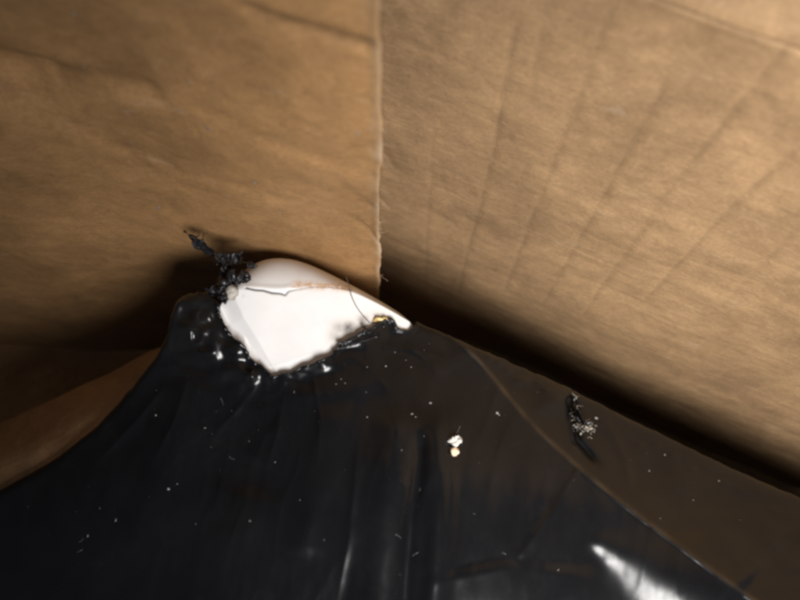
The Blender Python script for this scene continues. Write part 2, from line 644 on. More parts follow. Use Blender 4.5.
# crushed lip: the cut end bends up towards the viewer
N = gridnormals(P)
if (N[10, 20] @ NL) < 0:
    N = -N
v, f = sheet(P, 0.004, N)
pale = 0.42 * np.exp(-(S / (0.0028 + 0.0035 * fbm(Z * 80, S * 200, 66, 2))) ** 2) * (.7 + .9 * vnoise(Z * 60, S * 0 + 2, 67))
att = np.concatenate([np.stack([S, Z, S * 0], -1).reshape(-1, 3)] * 2)
panel_l = mesh('side_panel', v, f, M_CARD_L, box, origin=CORNER,
               attrs={'st': att, 'crease_dark': np.tile(crease_dark_l.ravel(), 2), 'pale': np.tile(pale.ravel(), 2)})
panel_l['label'] = 'smooth buckled left wall with a raw cut end'
LDISP, LS, LZ = disp, s_arr, z_arr

# frayed paper along the raw end
parts = []
for i in range(26):
    z = random.uniform(0.16, 0.62)
    p0 = left_at(np.array(-0.0005), z, random.uniform(0.003, 0.007) + float(np.interp(z, LZ, LDISP[:, 0])))
    L = random.uniform(0.002, 0.007) * (1.6 if 0.44 < z < 0.52 else 1)
    dr = -np.array([-1.0, 0, 0]) * random.uniform(0.3, 1.0) + np.array([0, -1.0, 0]) * random.uniform(-0.2, 0.8) + UPZ * random.uniform(-0.9, 0.3)
    dr /= np.linalg.norm(dr)
    bend = np.array([random.uniform(-1, 1) for _ in range(3)]) * 0.35
    pts = [p0 + dr * L * t + bend * L * t * t for t in np.linspace(0, 1, 5)]
    parts.append(tube(pts, np.linspace(0.00014, 0.00005, 5), 4))
v, f = join(parts)
fr = mesh('frayed_paper', v, f, M_FIBRE, box)
fr['kind'] = 'stuff'

# bottom of the carton
g = np.linspace(0, 1, 30)
A, B = np.meshgrid(g, g)
Pb = np.stack([-0.90 + A * 1.48, -0.42 + B * 0.72, -0.004 + 0.0 * A], -1)
Nb = np.zeros_like(Pb); Nb[..., 2] = 1
v, f = sheet(Pb, 0.004, Nb)
att = np.concatenate([np.stack([Pb[..., 0], Pb[..., 1], A * 0], -1).reshape(-1, 3)] * 2)
mesh('bottom_panel', v, f, M_CARD_L, box, attrs={'st': att, 'crease_dark': np.zeros(len(v)), 'pale': np.zeros(len(v))})

# ------------------------------------------------------------------ the wrapped piece
RIDGE = [(452, 338), (470, 345), (485, 366), (505, 396), (530, 425), (548, 441), (580, 470), (620, 502), (660, 532),
         (700, 562), (760, 605), (840, 660), (960, 740)]
TEAR = [(216, 300), (219, 312), (222, 320), (228, 334), (236, 340), (245, 347), (249, 357), (257, 364), (266, 370),
        (273, 377), (282, 374), (291, 372), (300, 368), (310, 364), (318, 361), (328, 357), (334, 353), (338, 347),
        (344, 343), (352, 340), (359, 335), (366, 329), (373, 327), (380, 322), (389, 319), (394, 321), (396, 328),
        (403, 330), (410, 329), (414, 325), (417, 321)]
FILM_TOP = [(-330, 668), (-200, 600), (-100, 545), (0, 490), (30, 474), (60, 456), (95, 428), (120, 402), (138, 378), (150, 364),
            (160, 352), (167, 335), (171, 316), (176, 304), (186, 296), (198, 293), (209, 291), (216, 300)] + TEAR[1:] + \
           [(428, 327), (445, 334), (470, 345), (495, 355), (520, 367), (545, 377), (568, 388), (578, 393), (600, 404), (640, 424), (700, 453),
            (735, 470), (770, 485), (800, 498), (900, 545), (1050, 615), (1160, 668)]
WHITE_TOP = [(216, 318), (219, 310), (224, 297), (231, 284), (240, 273), (250, 265), (262, 259), (275, 257), (290, 258), (304, 262),
             (320, 269), (338, 278), (355, 287), (372, 296), (390, 307), (402, 314), (410, 319), (413, 323), (414.5, 328)]
WRIDGE = [(214, 300), (232, 288), (245, 287), (262, 290), (284, 294), (292, 289), (305, 286), (330, 286), (350, 290), (372, 300.5), (390, 310.5), (404, 318), (416, 325)]

WHITE_TOP = smooth(WHITE_TOP, 3, 90)
WRIDGE = smooth(WRIDGE, 3, 60)
RIDGE = smooth(RIDGE, 2, 80)
ridge_d = [(452, 338, .462), (470, 345, .460), (505, 396, .446), (548, 441, .434), (580, 470, .426), (620, 502, .417), (660, 532, .409), (700, 562, .401), (760, 605, .391), (840, 660, .380), (960, 740, .366)]
F_D = TPS(ridge_d + [
    (240, 285, .440), (275, 292, .441), (340, 290, .450), (400, 318, .459), (425, 328, .462), (300, 340, .437),
    (270, 375, .432), (225, 315, .438), (200, 295, .443), (172, 318, .446), (168, 335, .446), (150, 364, .446), (120, 402, .444),
    (60, 456, .440), (0, 490, .436), (-100, 545, .426), (-330, 668, .40), (200, 350, .440), (160, 430, .426), (80, 500, .418), (0, 560, .410), (-200, 680, .385),
    (300, 450, .410), (420, 420, .420), (500, 470, .412), (150, 560, .388), (300, 600, .368), (450, 600, .372), (600, 640, .378),
    (300, 760, .335), (100, 740, .345), (600, 780, .345), (-100, 760, .36), (850, 790, .35)])
S_D = TPS(ridge_d + [
    (495, 355, .470), (520, 367, .478), (568, 388, .488), (640, 424, .496), (700, 453, .502), (800, 498, .508), (900, 545, .512), (1050, 615, .515), (1160, 668, .515),
    (640, 470, .462), (720, 520, .452), (820, 560, .456), (560, 420, .462), (1000, 700, .43)])


def spec_target(u, v):
    """Depth gradient (per pixel) of a facet at (u, v) that mirrors the lamp into the lens."""
    d0 = .436
    p = at(u, v, np.array(d0))
    a = LIGHT - p; a /= np.linalg.norm(a)
    b = CAM - p; b /= np.linalg.norm(b)
    n = a + b; n /= np.linalg.norm(n)
    # plane through p with normal n: depth along ray(u, v) = ((p-CAM).n)/(ray.n)
    return p, n


def plane_depth(p, n, u, v):
    return ((p - CAM) @ n) / (ray(u, v) @ n)


def facet_setup():
    ax = [(586, 540), (612, 560), (640, 583), (668, 607), (706, 640)]
    u0, v0 = 628.0, 575.0
    nx, ny = np.array([-(612 - 588 + 40), 0.0])[0], 0.0
    t = np.array([668 - 588, 612 - 542.0]); t /= np.linalg.norm(t)
    n = np.array([-t[1], t[0]])                     # towards lower left
    p, nn = spec_target(u0, v0)
    p = at(u0, v0, F_D(u0, v0))
    h = 4.0
    g = lambda f: (f(u0 + n[0] * h, v0 + n[1] * h) - f(u0 - n[0] * h, v0 - n[1] * h)) / (2 * h)
    gp = g(lambda a, b: plane_depth(p, nn, a, b)) - g(lambda a, b: F_D(a, b))
    sg = np.sign(polydist(ax, np.array([u0 + n[0] * 20]), np.array([v0 + n[1] * 20]))[0][0])
    return ax, sg, float(gp)


FACET = facet_setup()
print('facet slope', FACET[2])


def film_depth(u, v):
    dr, par = polydist(RIDGE, u, v)       # positive below/left? fixed by sign test just under
    sgn = polydist(RIDGE, np.array([450.0]), np.array([500.0]))[0][0]
    dr = dr * np.sign(sgn)                # positive on the main face
    main = F_D(u, v)
    strip = S_D(u, v)
    w = sstep(-3.5, 3.5, dr) * (u > 440) + (u <= 440)
    d = main * w + strip * (1 - w)
    # stiff bead of film folded along the ridge
    d = d - 0.0004 * np.exp(-((dr + 3) / 4.0) ** 2) * sstep(462, 500, u)
    # ---- broad slack folds running down the middle
    for (u0, v0, u1, v1, a, wd) in [(398, 400, 374, 640, .0052, 20), (437, 400, 432, 650, .0056, 16), (470, 392, 455, 640, .0012, 18),
                                    (380, 440, 352, 660, .0010, 20), (584, 462, 516, 562, .0016, 5), (300, 380, 260, 470, .0012, 20),
                                    (205, 370, 120, 560, .0020, 24), (480, 560, 500, 690, .0020, 38), (560, 560, 540, 690, .0016, 30), (250, 480, 200, 640, .0016, 30), (330, 400, 300, 560, .0014, 18), (430, 370, 470, 348, .0012, 10), (280, 400, 420, 372, .0010, 12)]:
        dd, pp = polydist([(u0, v0), ((u0 + u1) / 2 + 4, (v0 + v1) / 2), (u1, v1)], u, v)
        d = d - a * np.exp(-(dd / wd) ** 2) * sstep(0, .12, pp) * (1 - sstep(.9, 1, pp))
    for (u0, v0, u1, v1, a, wd) in [(262, 378, 200, 450, .0009, 3.5), (285, 384, 262, 480, .0008, 4), (312, 372, 318, 470, .0008, 3.5), (345, 352, 392, 396, .0009, 4),
                                    (372, 345, 455, 362, .0010, 4), (400, 340, 440, 385, .0009, 4), (170, 380, 90, 470, .0010, 5), (190, 372, 150, 470, .0008, 4),
                                    (452, 400, 447, 600, .0009, 3), (360, 430, 330, 640, .0010, 5), (425, 588, 520, 560, .0004, 8), (500, 380, 470, 460, .0008, 5)]:
        dd, pp = polydist([(u0, v0), ((u0 + u1) / 2 + 5, (v0 + v1) / 2 - 3), (u1, v1)], u, v)
        d = d - a * np.exp(-np.abs(dd / wd) ** 1.4) * sstep(0, .2, pp) * (1 - sstep(.6, 1, pp))
    d = d + .0016 * np.abs(fbm(u / 34 + v / 160, v / 130 - u / 300, 25, 3)) * w * sstep(370, 430, v)
    # narrow dark pleat between the two middle folds
    dd, pp = polydist([(421, 428), (419, 465), (410, 520), (404, 600)], u, v)
    d = d + .0024 * np.exp(-(dd / 7) ** 2) * sstep(0, .15, pp)
    # fold that mirrors the lamp, lower right
    ax, sg, gp = FACET
    e1, p1 = polydist(ax, u, v)
    e1 = e1 * sg
    wd = 4.5 + 38 * p1
    d = d + gp * wd * np.tanh(e1 / wd) * np.exp(-(e1 / (2.3 * wd)) ** 2) * sstep(0, .10, p1) * (1 - sstep(.9, 1, p1))
    # bulge left of the facet that carries a soft sheen
    d = d - .0018 * np.exp(-(((u - 520) / 70) ** 2 + ((v - 590) / 55) ** 2))
    # ---- right-hand strip: lump, slit, curved fold
    d = d - .0070 * np.exp(-(((u - 555) / 16) ** 2 + ((v - 398) / 14) ** 2)) * (1 - w)
    for uu, vv in ((499, 363), (508, 371), (538, 383), (546, 390), (490, 357)):
        d = d - .0016 * np.exp(-(((u - uu) / 4) ** 2 + ((v - vv) / 3) ** 2))
    d = d - .0042 * np.exp(-(((u - 522) / 9) ** 2 + ((v - 381) / 5) ** 2))
    dd, pp = polydist([(571, 394), (575, 415), (577, 440), (592, 458), (604, 470)], u, v)
    d = d + .0075 * np.exp(-(dd / 4.2) ** 2) * sstep(0, .1, pp) * (1 - sstep(.75, 1, pp))
    dd, pp = polydist([(596, 412), (614, 436), (626, 462), (632, 495)], u, v)
    d = d - .0018 * np.exp(-(dd / 5) ** 2) * sstep(0, .2, pp) * (1 - sstep(.8, 1, pp))
    for i in range(9):
        uu = 640 + i * 17 + 5 * math.sin(i * 3.1); vv = 436 + i * 8.2 + 5 * math.cos(i * 2.3) + 4
        d = d - .0011 * np.exp(-(((u - uu) / 4.5) ** 2 + ((v - vv) / 3) ** 2))
    # ---- melted, puckered film round the tear, strongest on the left
    dt, pt = polydist(TEAR, u, v)
    near = np.exp(-(dt / 26) ** 2)
    left = 1 - sstep(235, 300, u)
    crump = np.abs(fbm(u / 21, v / 21, 5, 2, .4)) * 2 - .45
    leftzone = np.exp(-(((u - 203) / 38) ** 2 + ((v - 328) / 38) ** 2))
    d = d + .0056 * crump * np.maximum(leftzone, near * left * .8) + .0014 * fbm(u / 13, v / 13, 9, 2) * near
    d = d - .0016 * np.exp(-(dt / 4.0) ** 2)                              # thickened lip
    for (uu, vv, a, r, r2) in [(205, 353, .0036, 9, 5), (213, 347, .0024, 5, 8), (236, 352, .0032, 9, 6), (253, 375, .0036, 9, 6),
                               (283, 379, .0022, 6, 4), (175, 313, .0022, 5, 9), (188, 300, .0022, 8, 5), (204, 333, .0016, 4, 4),
                               (352, 340, .0024, 10, 4), (366, 331, .0022, 8, 4), (322, 364, .0018, 12, 5), (300, 374, .0014, 8, 4), (219, 312, .0018, 4, 7),
                               (190, 325, .0026, 8, 12), (228, 372, .0020, 12, 6)]:
        d = d - 1.2 * a * np.exp(-(((u - uu) / (1.25 * r)) ** 2 + ((v - vv) / (1.25 * r2)) ** 2))
    d = d + .0028 * fbm(u / 38, v / 24, 17, 2) * (1 - w)
    # general slackness
    calm = 1 - .92 * np.exp(-(e1 / (2.0 * wd)) ** 2) * sstep(0, .1, p1)
    d = d + .0040 * fbm(u / 120, v / 150, 13, 2) + .0010 * fbm(u / 42, v / 60, 15, 2) * calm
    return d


def thread(mm, x):
    """offset below the film for the white piece"""
    return mm


FLOOR = 0.0008
wrapped = empty('black_plastic_sheet', (0.02, 0.05, 0.0), 'glossy black plastic sheet wrapped over the white piece, torn and melted at its corner', 'plastic sheet')
cols = np.concatenate([np.arange(-330, -40, 9.0), np.arange(-40, 160, 3.0), np.arange(160, 430, 1.0), np.arange(430, 700, 2.0),
                       np.arange(700, 820, 3.0), np.arange(820, 1161, 10.0)])
vt = pline(FILM_TOP, cols)
edge_wob = 1.6 * fbm(cols / 9, cols * 0, 71, 3) + 0.8 * fbm(cols / 3, cols * 0 + 4, 72, 2)
inside = (cols > 217) & (cols < 416)
vt = vt + np.where(inside, edge_wob * 1.5, edge_wob * np.where((cols > 130) & (cols < 217), 2.2, 0.7))
nrow = 330
tt = np.linspace(0, 1, nrow) ** 1.35
VB = 800.0
U = np.repeat(cols[None], nrow, 0)
V = vt[None] + (VB - vt[None]) * tt[:, None]
D = film_depth(U, V)
# free outer edge rolls over
outer = ~inside
roll = np.exp(-((V - vt[None]) / 5.0)) * outer[None]
D = D + 0.004 * roll ** 2
P = at(U, V, D)
# edge of the tear: film lies 2.5 mm proud of the white piece, thin edge turned under
skirt = []
Pt = P[0]
for k, q in enumerate([0.0015, 0.004, 0.010, 0.03, 0.08, 0.2, 0.5, 1.0]):
    r = Pt.copy()
    drop = (Pt[:, 2] - FLOOR) * q
    deep = Pt.copy()
    rd = ray(cols, vt); rd /= np.linalg.norm(rd, axis=1, keepdims=True)
    # outside the tear the sheet hangs to the bottom of the carton, in the tear it just turns under
    hang = Pt.copy(); hang[:, 2] -= drop
    side = np.where(cols < 217, 1.0, -1.0)
    hang[:, 0] += 0.010 * np.sin(cols / 23.0) * q
    tuck = Pt + rd * (0.0030 * min(1.0, (k + 1) / 4.0)) + np.array([0, -0.002, 0]) * min(1.0, (k + 1) / 4.0)
    r = np.where(inside[:, None], tuck, hang)
    skirt.append(r)
front = P[-1].copy(); front[:, 2] = FLOOR
mid = P[-1] * 0.5 + front * 0.5
allP = np.concatenate([np.array(skirt[::-1]), P, mid[None], front[None]], 0)
nr_, nc_ = allP.shape[:2]
dt, _ = polydist(TEAR, U, V)
charv = 0.9 * np.exp(-(((U - 203) / 34) ** 2 + ((V - 318) / 30) ** 2))
mattev = np.clip(sstep(180, 60, U) * .6 + .5 * sstep(700, 440, V) * 0, 0, 1)
drs = polydist(RIDGE, U, V)[0] * np.sign(polydist(RIDGE, np.array([450.0]), np.array([500.0]))[0][0])
mattev = np.maximum(mattev, sstep(2, -6, drs) * (U > 450) * 0.55)
mattev = np.maximum(mattev, .45 * np.exp(-(((U - 630) / 60) ** 2 + ((V - 585) / 45) ** 2)))
crease = 0.65 * np.exp(-((drs + 1) / 2.2) ** 2) * (U > 455) * (.6 + .8 * vnoise(U / 14, V / 14, 19))  # brown wall reflection along the ridge, put into the colour
pad = lambda a: np.concatenate([np.repeat(a[:1], len(skirt), 0), a, np.repeat(a[-1:], 2, 0)], 0).ravel()
mesh('film', allP.reshape(-1, 3), gridfaces(nr_, nc_), M_FILM, wrapped, attrs={'char': pad(charv), 'matte': pad(mattev), 'crease': pad(crease)}, origin=np.array([0.02, 0.05, 0.0]))


def film_at(u, v, lift=0.0):
    u = np.asarray(u, float); v = np.asarray(v, float)
    return at(u, v, film_depth(u, v) - lift)


# added curl of cardboard, shaped to give the lit patch below the left shadow
fu = np.linspace(-190, 168, 90)
FT = [(-190, 520), (-100, 470), (0, 424), (60, 398), (120, 366), (150, 349), (168, 342)]
ft = pline(FT, fu) + 4 * fbm(fu / 60, fu * 0, 141, 2)
fb = pline(FILM_TOP, fu) + 14
rows = []
db = film_depth(fu, fb) + .012
for t in np.linspace(0, 1, 24):
    vv = fb + (ft - fb) * t
    rows.append(at(fu, vv, db - .002 + .034 * t + .085 * t ** 2.8 + .003 * fbm(fu / 45, fu * 0 + t * 2, 143, 3)))
rows = np.array(rows)
last = rows[-1]
drop = []
for q in (.03, .1, .25, .5, 1.0):
    r = last.copy(); r[:, 1] += 0.012 * math.sqrt(q); r[:, 2] = last[:, 2] * (1 - q) + 0.002 * q
    drop.append(r)
lowr = []
for q in (1.0, .5, .2):
    r = rows[0].copy(); r[:, 2] = rows[0][:, 2] * (1 - q) + 0.002 * q; r[:, 1] += 0.006 * q
    lowr.append(r)
Pi = np.concatenate([np.array(lowr), rows, np.array(drop)], 0)
Ni = gridnormals(Pi)
if (Ni[10, 40] @ np.array([0, 0, 1.0])) < 0:
    Ni = -Ni
v, f = sheet(Pi, 0.003, Ni)
AA, BB = np.meshgrid(np.linspace(0, .35, Pi.shape[1]), np.linspace(0, .10, Pi.shape[0]))
att = np.concatenate([np.stack([AA, BB, AA * 0], -1).reshape(-1, 3)] * 2)
mesh('added_flap', v, f, M_CARD_R, box, attrs={'st': att, 'crease_dark': np.zeros(len(v)), 'pale': np.zeros(len(v))})

# shrivelled lip along the tear
def lip(pts, r0, seed, jitter=1.0):
    p = np.array(pts, float)
    seg = np.r_[0, np.cumsum(np.hypot(*(p[1:] - p[:-1]).T))]
    n = max(8, int(seg[-1] * 1.2))
    s = np.linspace(0, seg[-1], n)
    uu = np.interp(s, seg, p[:, 0]) + jitter * 1.6 * fbm(s / 7, s * 0, seed, 3)
    vv = np.interp(s, seg, p[:, 1]) + jitter * 1.6 * fbm(s / 7, s * 0 + 9, seed + 4, 3) + 0.6
    q = film_at(uu, vv, 0.0002)
    rr = r0 * (0.65 + 1.3 * np.abs(fbm(s / 6, s * 0 + 2, seed + 7, 3)))
    k = np.linspace(0, 2 * math.pi, 8, endpoint=False)
    R = rr[:, None] * (1 + .5 * fbm(s[:, None] / 4, np.cos(k)[None] * 2 + 5, seed + 3, 2))
    R[0] *= .3; R[-1] *= .3
    return tube(q, R, 8)


v, f = lip(TEAR[:12], 0.0011, 81)
mesh('melted_lip', v, f, M_FILM, wrapped, attrs={'char': np.zeros(len(v)), 'matte': np.zeros(len(v))})
v, f = lip(TEAR[11:19], 0.0008, 82)
mesh('melted_lip', v, f, M_FILM, wrapped, attrs={'char': np.zeros(len(v)), 'matte': np.zeros(len(v))})
v, f = join([lip(TEAR[18:28], 0.0012, 83), lip([(337, 343), (350, 339), (362, 332), (374, 331)], .0012, 84),
             lip([(332, 351), (345, 347), (360, 341), (378, 336)], .0008, 85), lip([(383, 327), (386, 320), (392, 319), (396, 327)], .0010, 86, .3)])
mesh('melted_lip', v, f, M_CHAR, wrapped)
v, f = blob(film_at(364, 327, 0.0015), 0.0011, 88, (1.3, .9, 1), .3)
mesh('melted_bead', v, f, M_FILM, wrapped, attrs={'char': np.zeros(len(v)), 'matte': np.zeros(len(v))})

# charred strand standing up from the left of the tear
def strand(pts, rpx, seed, dep):
    p = np.array(pts, float)
    n = len(p) * 14
    t = np.linspace(0, len(p) - 1, n)
    uu = np.interp(t, np.arange(len(p)), p[:, 0]); vv = np.interp(t, np.arange(len(p)), p[:, 1])
    dd = np.interp(t, np.arange(len(dep)), dep)
    uu = uu + 3.0 * fbm(t * 2.2, t * 0, seed, 3); vv = vv + 3.0 * fbm(t * 2.2, t * 0 + 5, seed + 1, 3)
    q = at(uu, vv, dd)
    r = np.interp(t, np.arange(len(rpx)), rpx) * 0.45 / FPX
    seg = 14
    k = np.arange(seg) / seg * 2 * math.pi
    R = r[:, None] * (1 + 1.5 * fbm(t[:, None] * 5 + 3, np.cos(k)[None] * 1.6 + np.sin(k)[None] * .7 + 8, seed + 2, 4, .65))
    return tube(q, np.clip(R, .00015, 1), seg)


def ribbon(pts, wpx, dep, seed, twist):
    """Shrivelled, twisted scrap of film."""
    p = np.array(pts, float); n = len(p) * 12
    t = np.linspace(0, len(p) - 1, n); k = np.arange(len(p))
    uu = np.interp(t, k, p[:, 0]) + 3.0 * fbm(t * 1.6, t * 0, seed, 2)
    vv = np.interp(t, k, p[:, 1]) + 3.0 * fbm(t * 1.6, t * 0 + 5, seed + 1, 2)
    dd = np.interp(t, k, dep)
    w = np.interp(t, k, wpx)
    tu = np.gradient(uu); tv = np.gradient(vv); L = np.hypot(tu, tv) + 1e-9
    an = twist * t + 2.2 * fbm(t * 1.3, t * 0 + 3, seed + 2, 2)
    rows = []
    for x in np.linspace(-1, 1, 7):
        ww = w * x * (1 + .9 * fbm(t * 2.4, t * 0 + (3 if x > 0 else 8), seed + 3, 3)) + 1.4 * fbm(t * 2, t * 0 + x * 2, seed + 6, 2) * abs(x)
        cu = np.cos(an) * ww; cz = np.sin(an) * ww + 2.2 * fbm(t * 2 + 2, t * 0 + x * 1.5, seed + 5, 2)
        rows.append(at(uu - tv / L * cu, vv + tu / L * cu, dd + cz * .45 / FPX))
    P_ = np.array(rows)
    N_ = gridnormals(P_)
    return sheet(P_, .00025, N_)


sp = [ribbon([(242, 288), (234, 274), (226, 262), (216, 252), (204, 246), (193, 238), (184, 233)], [4.5, 5, 4.4, 4.8, 5.0, 4.0, 1.6], [.446, .445, .444, .445, .447, .450, .453], 91, 1.3),
      ribbon([(236, 284), (227, 270), (222, 258), (211, 252), (199, 243), (190, 239)], [3.5, 4, 4, 4, 4, 2], [.444, .443, .443, .445, .448, .451], 191, -1.7),
      ribbon([(254, 268), (244, 262), (236, 260), (226, 256)], [3, 5.5, 5, 3], [.458, .456, .452, .448], 92, 1.1),
      ribbon([(212, 296), (216, 284), (222, 274), (226, 262)], [7, 6.5, 5, 3], [.443, .443, .444, .445], 94, 1.6),
      ribbon([(224, 290), (228, 276), (230, 266), (222, 254)], [5, 5, 4, 3], [.442, .442, .443, .445], 95, -1.2),
      ribbon([(206, 250), (202, 240), (204, 234)], [2, 1.8, .8], [.447, .447, .448], 96, 1.0),
      ribbon([(232, 264), (236, 254), (240, 250)], [2.4, 2, .8], [.448, .449, .450], 97, 1.0)]
for i in range(12):                                  # ragged shreds
    t = random.random()
    u0 = 240 + (188 - 240) * t + random.uniform(-4, 4); v0 = 278 + (236 - 278) * t + random.uniform(-5, 5)
    L = random.uniform(2, 6); an = random.uniform(-2.6, -0.2)
    d0 = .446 + random.uniform(-.004, .004)
    tv = np.linspace(0, 1, 6)
    q = at(u0 + L * np.cos(an) * tv + 2 * np.sin(tv * 5 + i), v0 + L * np.sin(an) * tv + 1.5 * np.cos(tv * 4 + i), d0 + .003 * tv * random.uniform(-1, 1))
    sp.append(tube(q, np.linspace(.9, .25, 6) * .45 / FPX, 5))
def on_film(pts, lifts):
    a = np.array(pts, float)
    return list(film_depth(a[:, 0], a[:, 1]) - np.array(lifts))


rp1 = [(570, 394), (573, 406), (577, 416), (586, 423), (597, 427)]
rp2 = [(573, 400), (578, 412), (583, 427), (577, 441)]
rip = [ribbon(rp1, [2.5, 3.5, 4, 4, 1.5], on_film(rp1, [.002, .008, .009, .004, .002]), 161, 1.2),
       ribbon(rp2, [2, 3.5, 3, 1.2], on_film(rp2, [.006, .009, .005, .007]), 165, -1.0)]
vr, fr_ = join(rip)
mesh('torn_shred', vr, fr_, M_FILM, wrapped, attrs={'char': np.zeros(len(vr)), 'matte': np.zeros(len(vr))})
v, f = join(sp)
mesh('charred_strand', v, f, M_CHAR, wrapped, smooth=True)
# scorched rim that hugs the pale bead
v, f = join([strand([(248, 282), (245, 276), (236, 276), (228, 280), (222, 287), (222, 296), (227, 301)], [2.0, 3.6, 3.6, 2.8, 2.8, 3.0, 2.2], 98, [.4340] * 7)])
mesh('scorched_rim', v, f, M_CHAR, wrapped)

# ------------------------------------------------------------------ the white piece underneath
white = empty('white_casing', (-0.05, 0.14, 0.0), 'cracked white glossy corner piece showing through the torn black plastic', 'casing')


def white_depth(u, v):
    dw, _ = polydist(WRIDGE, u, v)
    s = np.sign(polydist(WRIDGE, np.array([300.]), np.array([340.]))[0][0])
    dw = dw * s                       # positive on the front face, negative on the upper rim
    base = TPS_W(u, v)
    top = pline(WHITE_TOP, u)
    rim = np.clip(-dw, 0, None)
    gap = np.clip(v - top, 0, None)
    span = np.clip(pline(WRIDGE, u) - top, 3, None)
    x = np.clip(1 - gap / span, 0, 1) * (dw < 0)
    d = base + .022 * (1 - np.sqrt(np.clip(1 - (x * .985) ** 2, 0, 1))) + .0030 * x
    # rounded edge between rim and face, slight lip at the crack
    d = d - .0009 * np.exp(-((dw + 2.5) / 3.0) ** 2) * sstep(243, 250, u) * (1 - sstep(286, 298, u))
    # bevelled lower-left border
    e, _ = polydist([(236, 300), (244, 318), (258, 340), (268, 358), (276, 372), (290, 392)], u, v)
    s2 = np.sign(polydist([(236, 300), (244, 318), (258, 340), (268, 358), (276, 372), (290, 392)], np.array([225.]), np.array([330.]))[0][0])
    e = e * s2
    d = d + .00042 * np.clip(e, 0, 40)
    # bevelled lower-right border
    e3, _ = polydist([(276, 366), (300, 358), (322, 350), (336, 338)], u, v)
    s3 = np.sign(polydist([(276, 366), (300, 358), (322, 350), (336, 338)], np.array([310.]), np.array([375.]))[0][0])
    d = d + .00016 * np.clip(e3 * s3, 0, 30) * (1 - sstep(318, 342, u))
    # right-hand tip rounds off
    d = d + .004 * sstep(402, 416, u) ** 2
    d = d + .0007 * fbm(u / 40, v / 40, 101, 2)
    return d


TPS_W = TPS([(a, b, float(F_D(a, b)) + .0024) for a, b in [(220, 310), (240, 288), (275, 292), (340, 292), (395, 316), (412, 326), (300, 335), (270, 372),
             (330, 355), (370, 335), (245, 350), (300, 400), (380, 380), (220, 380), (250, 330), (340, 320)]], 0.02)
CRACK = [(246, 288), (255, 290), (263, 290.5), (272, 293), (280, 293.5), (285, 295), (288, 291.5), (292, 290), (300, 289)]
wc = np.arange(216, 415.01, 0.8)
wt = pline(WHITE_TOP, wc)
wb = np.minimum(pline(TEAR, wc) + 26, 402)
nrw = 190
tq = np.linspace(0, 1, nrw) ** 1.25
Uw = np.repeat(wc[None], nrw, 0)
Vw = wt[None] + (wb - wt)[None] * tq[:, None]
Dw = white_depth(Uw, Vw)
# never let it poke through the film below the tear
fd = film_depth(Uw, Vw)
below = sstep(-13.0, 2.0, Vw - pline(TEAR, Uw)) * (1 - sstep(330, 345, Uw) * (1 - sstep(2, 8, Vw - pline(TEAR, Uw))))
Dw = Dw * (1 - below) + (F_D(Uw, Vw) + .0020) * below
under = sstep(-0.5, 4.0, Vw - pline(TEAR, Uw))
Dw = np.where(under > 0, Dw * (1 - under) + np.maximum(Dw, fd + .0018) * under, Dw)
cdist, cpar = polydist(CRACK, Uw, Vw)
cr = np.exp(-(cdist / .95) ** 2) * np.interp(cpar, [0, .5, .8, 1], [1, 1, .75, .15])
Dw = Dw + .0014 * cr
crack2, c2p = polydist([(300, 289), (312, 286.5), (330, 287), (345, 289), (352, 290)], Uw, Vw)
cr2 = np.exp(-(crack2 / .8) ** 2) * .55
Dw = Dw + .0008 * cr2
crack_a = np.clip(cr + cr2 * .6, 0, 1)
sd, spar = polydist([(288, 288), (296, 284.5), (303, 284), (312, 285.5), (322, 286), (330, 285), (338, 287), (348, 288.5), (354, 292)], Uw, Vw)
stain = np.exp(-(sd / 3.8) ** 2) * sstep(0, .12, spar) * (1 - sstep(.9, 1, spar)) * 0.95
soot = np.zeros_like(Uw)
for (uu, vv, ru, rv, a) in [(339, 328, 8, 7, .62), (349, 328, 9, 7, .95), (363, 319, 7, 5, .7), (378, 315, 9, 4, .45), (335, 336, 8, 8, .5), (272, 371, 4, 6, .35), (338, 341, 7, 5, .5), (388, 322, 8, 4, .5), (243, 296, 1.3, 1.6, .35),
                             (254, 358, 6, 4, .12), (229, 290, 4, 5, .5)]:
    soot = np.maximum(soot, a * np.exp(-(((Uw - uu) / ru) ** 2 + ((Vw - vv) / rv) ** 2)))
tear_d, _ = polydist(TEAR[:10], Uw, Vw)
tear_d2, _ = polydist(TEAR[9:20], Uw, Vw)
edge_grey = 0.22 * np.exp(-(tear_d / 5) ** 2) + .30 * np.exp(-(tear_d2 / 5) ** 2) * (.5 + vnoise(Uw / 6, Vw / 6, 23))  # greyer along the torn edge, grime at the lower right
Pw = at(Uw, Vw, Dw)
sk = []
for q in [0.004, 0.02, 0.06, 0.2, 0.5, 1.0]:
    r = Pw[0].copy(); r[:, 2] -= (r[:, 2] - 0.003) * q
    r[:, 1] -= 0.012 * min(1, q * 6)
    sk.append(r)
bt = []
for q in [0.05, 0.3, 1.0]:
    r = Pw[-1].copy(); r[:, 2] -= (r[:, 2] - 0.003) * q
    r[:, 1] += 0.004 * min(1, q * 4)
    bt.append(r)
allW = np.concatenate([np.array(sk[::-1]), Pw, np.array(bt)], 0)
padw = lambda a: np.concatenate([np.repeat(a[:1] * 0, len(sk), 0), a, np.repeat(a[-1:] * 0, len(bt), 0)], 0).ravel()
mesh('shell', allW.reshape(-1, 3), gridfaces(*allW.shape[:2]), M_WHITE, white, origin=np.array([-0.05, 0.14, 0.0]),
     attrs={'crack': padw(crack_a), 'stain': padw(stain), 'soot': padw(soot), 'edge_grey': padw(edge_grey)})
v, f = blob(at(231.5, 292, np.array(.4385)), 0.0047, 111, (.95, 1.1, .8), .25, 12, 18)
nub = mesh('melted_nub', v, f, M_BEAD, white)
nub['label'] = 'small cloudy melted nub at the left end'
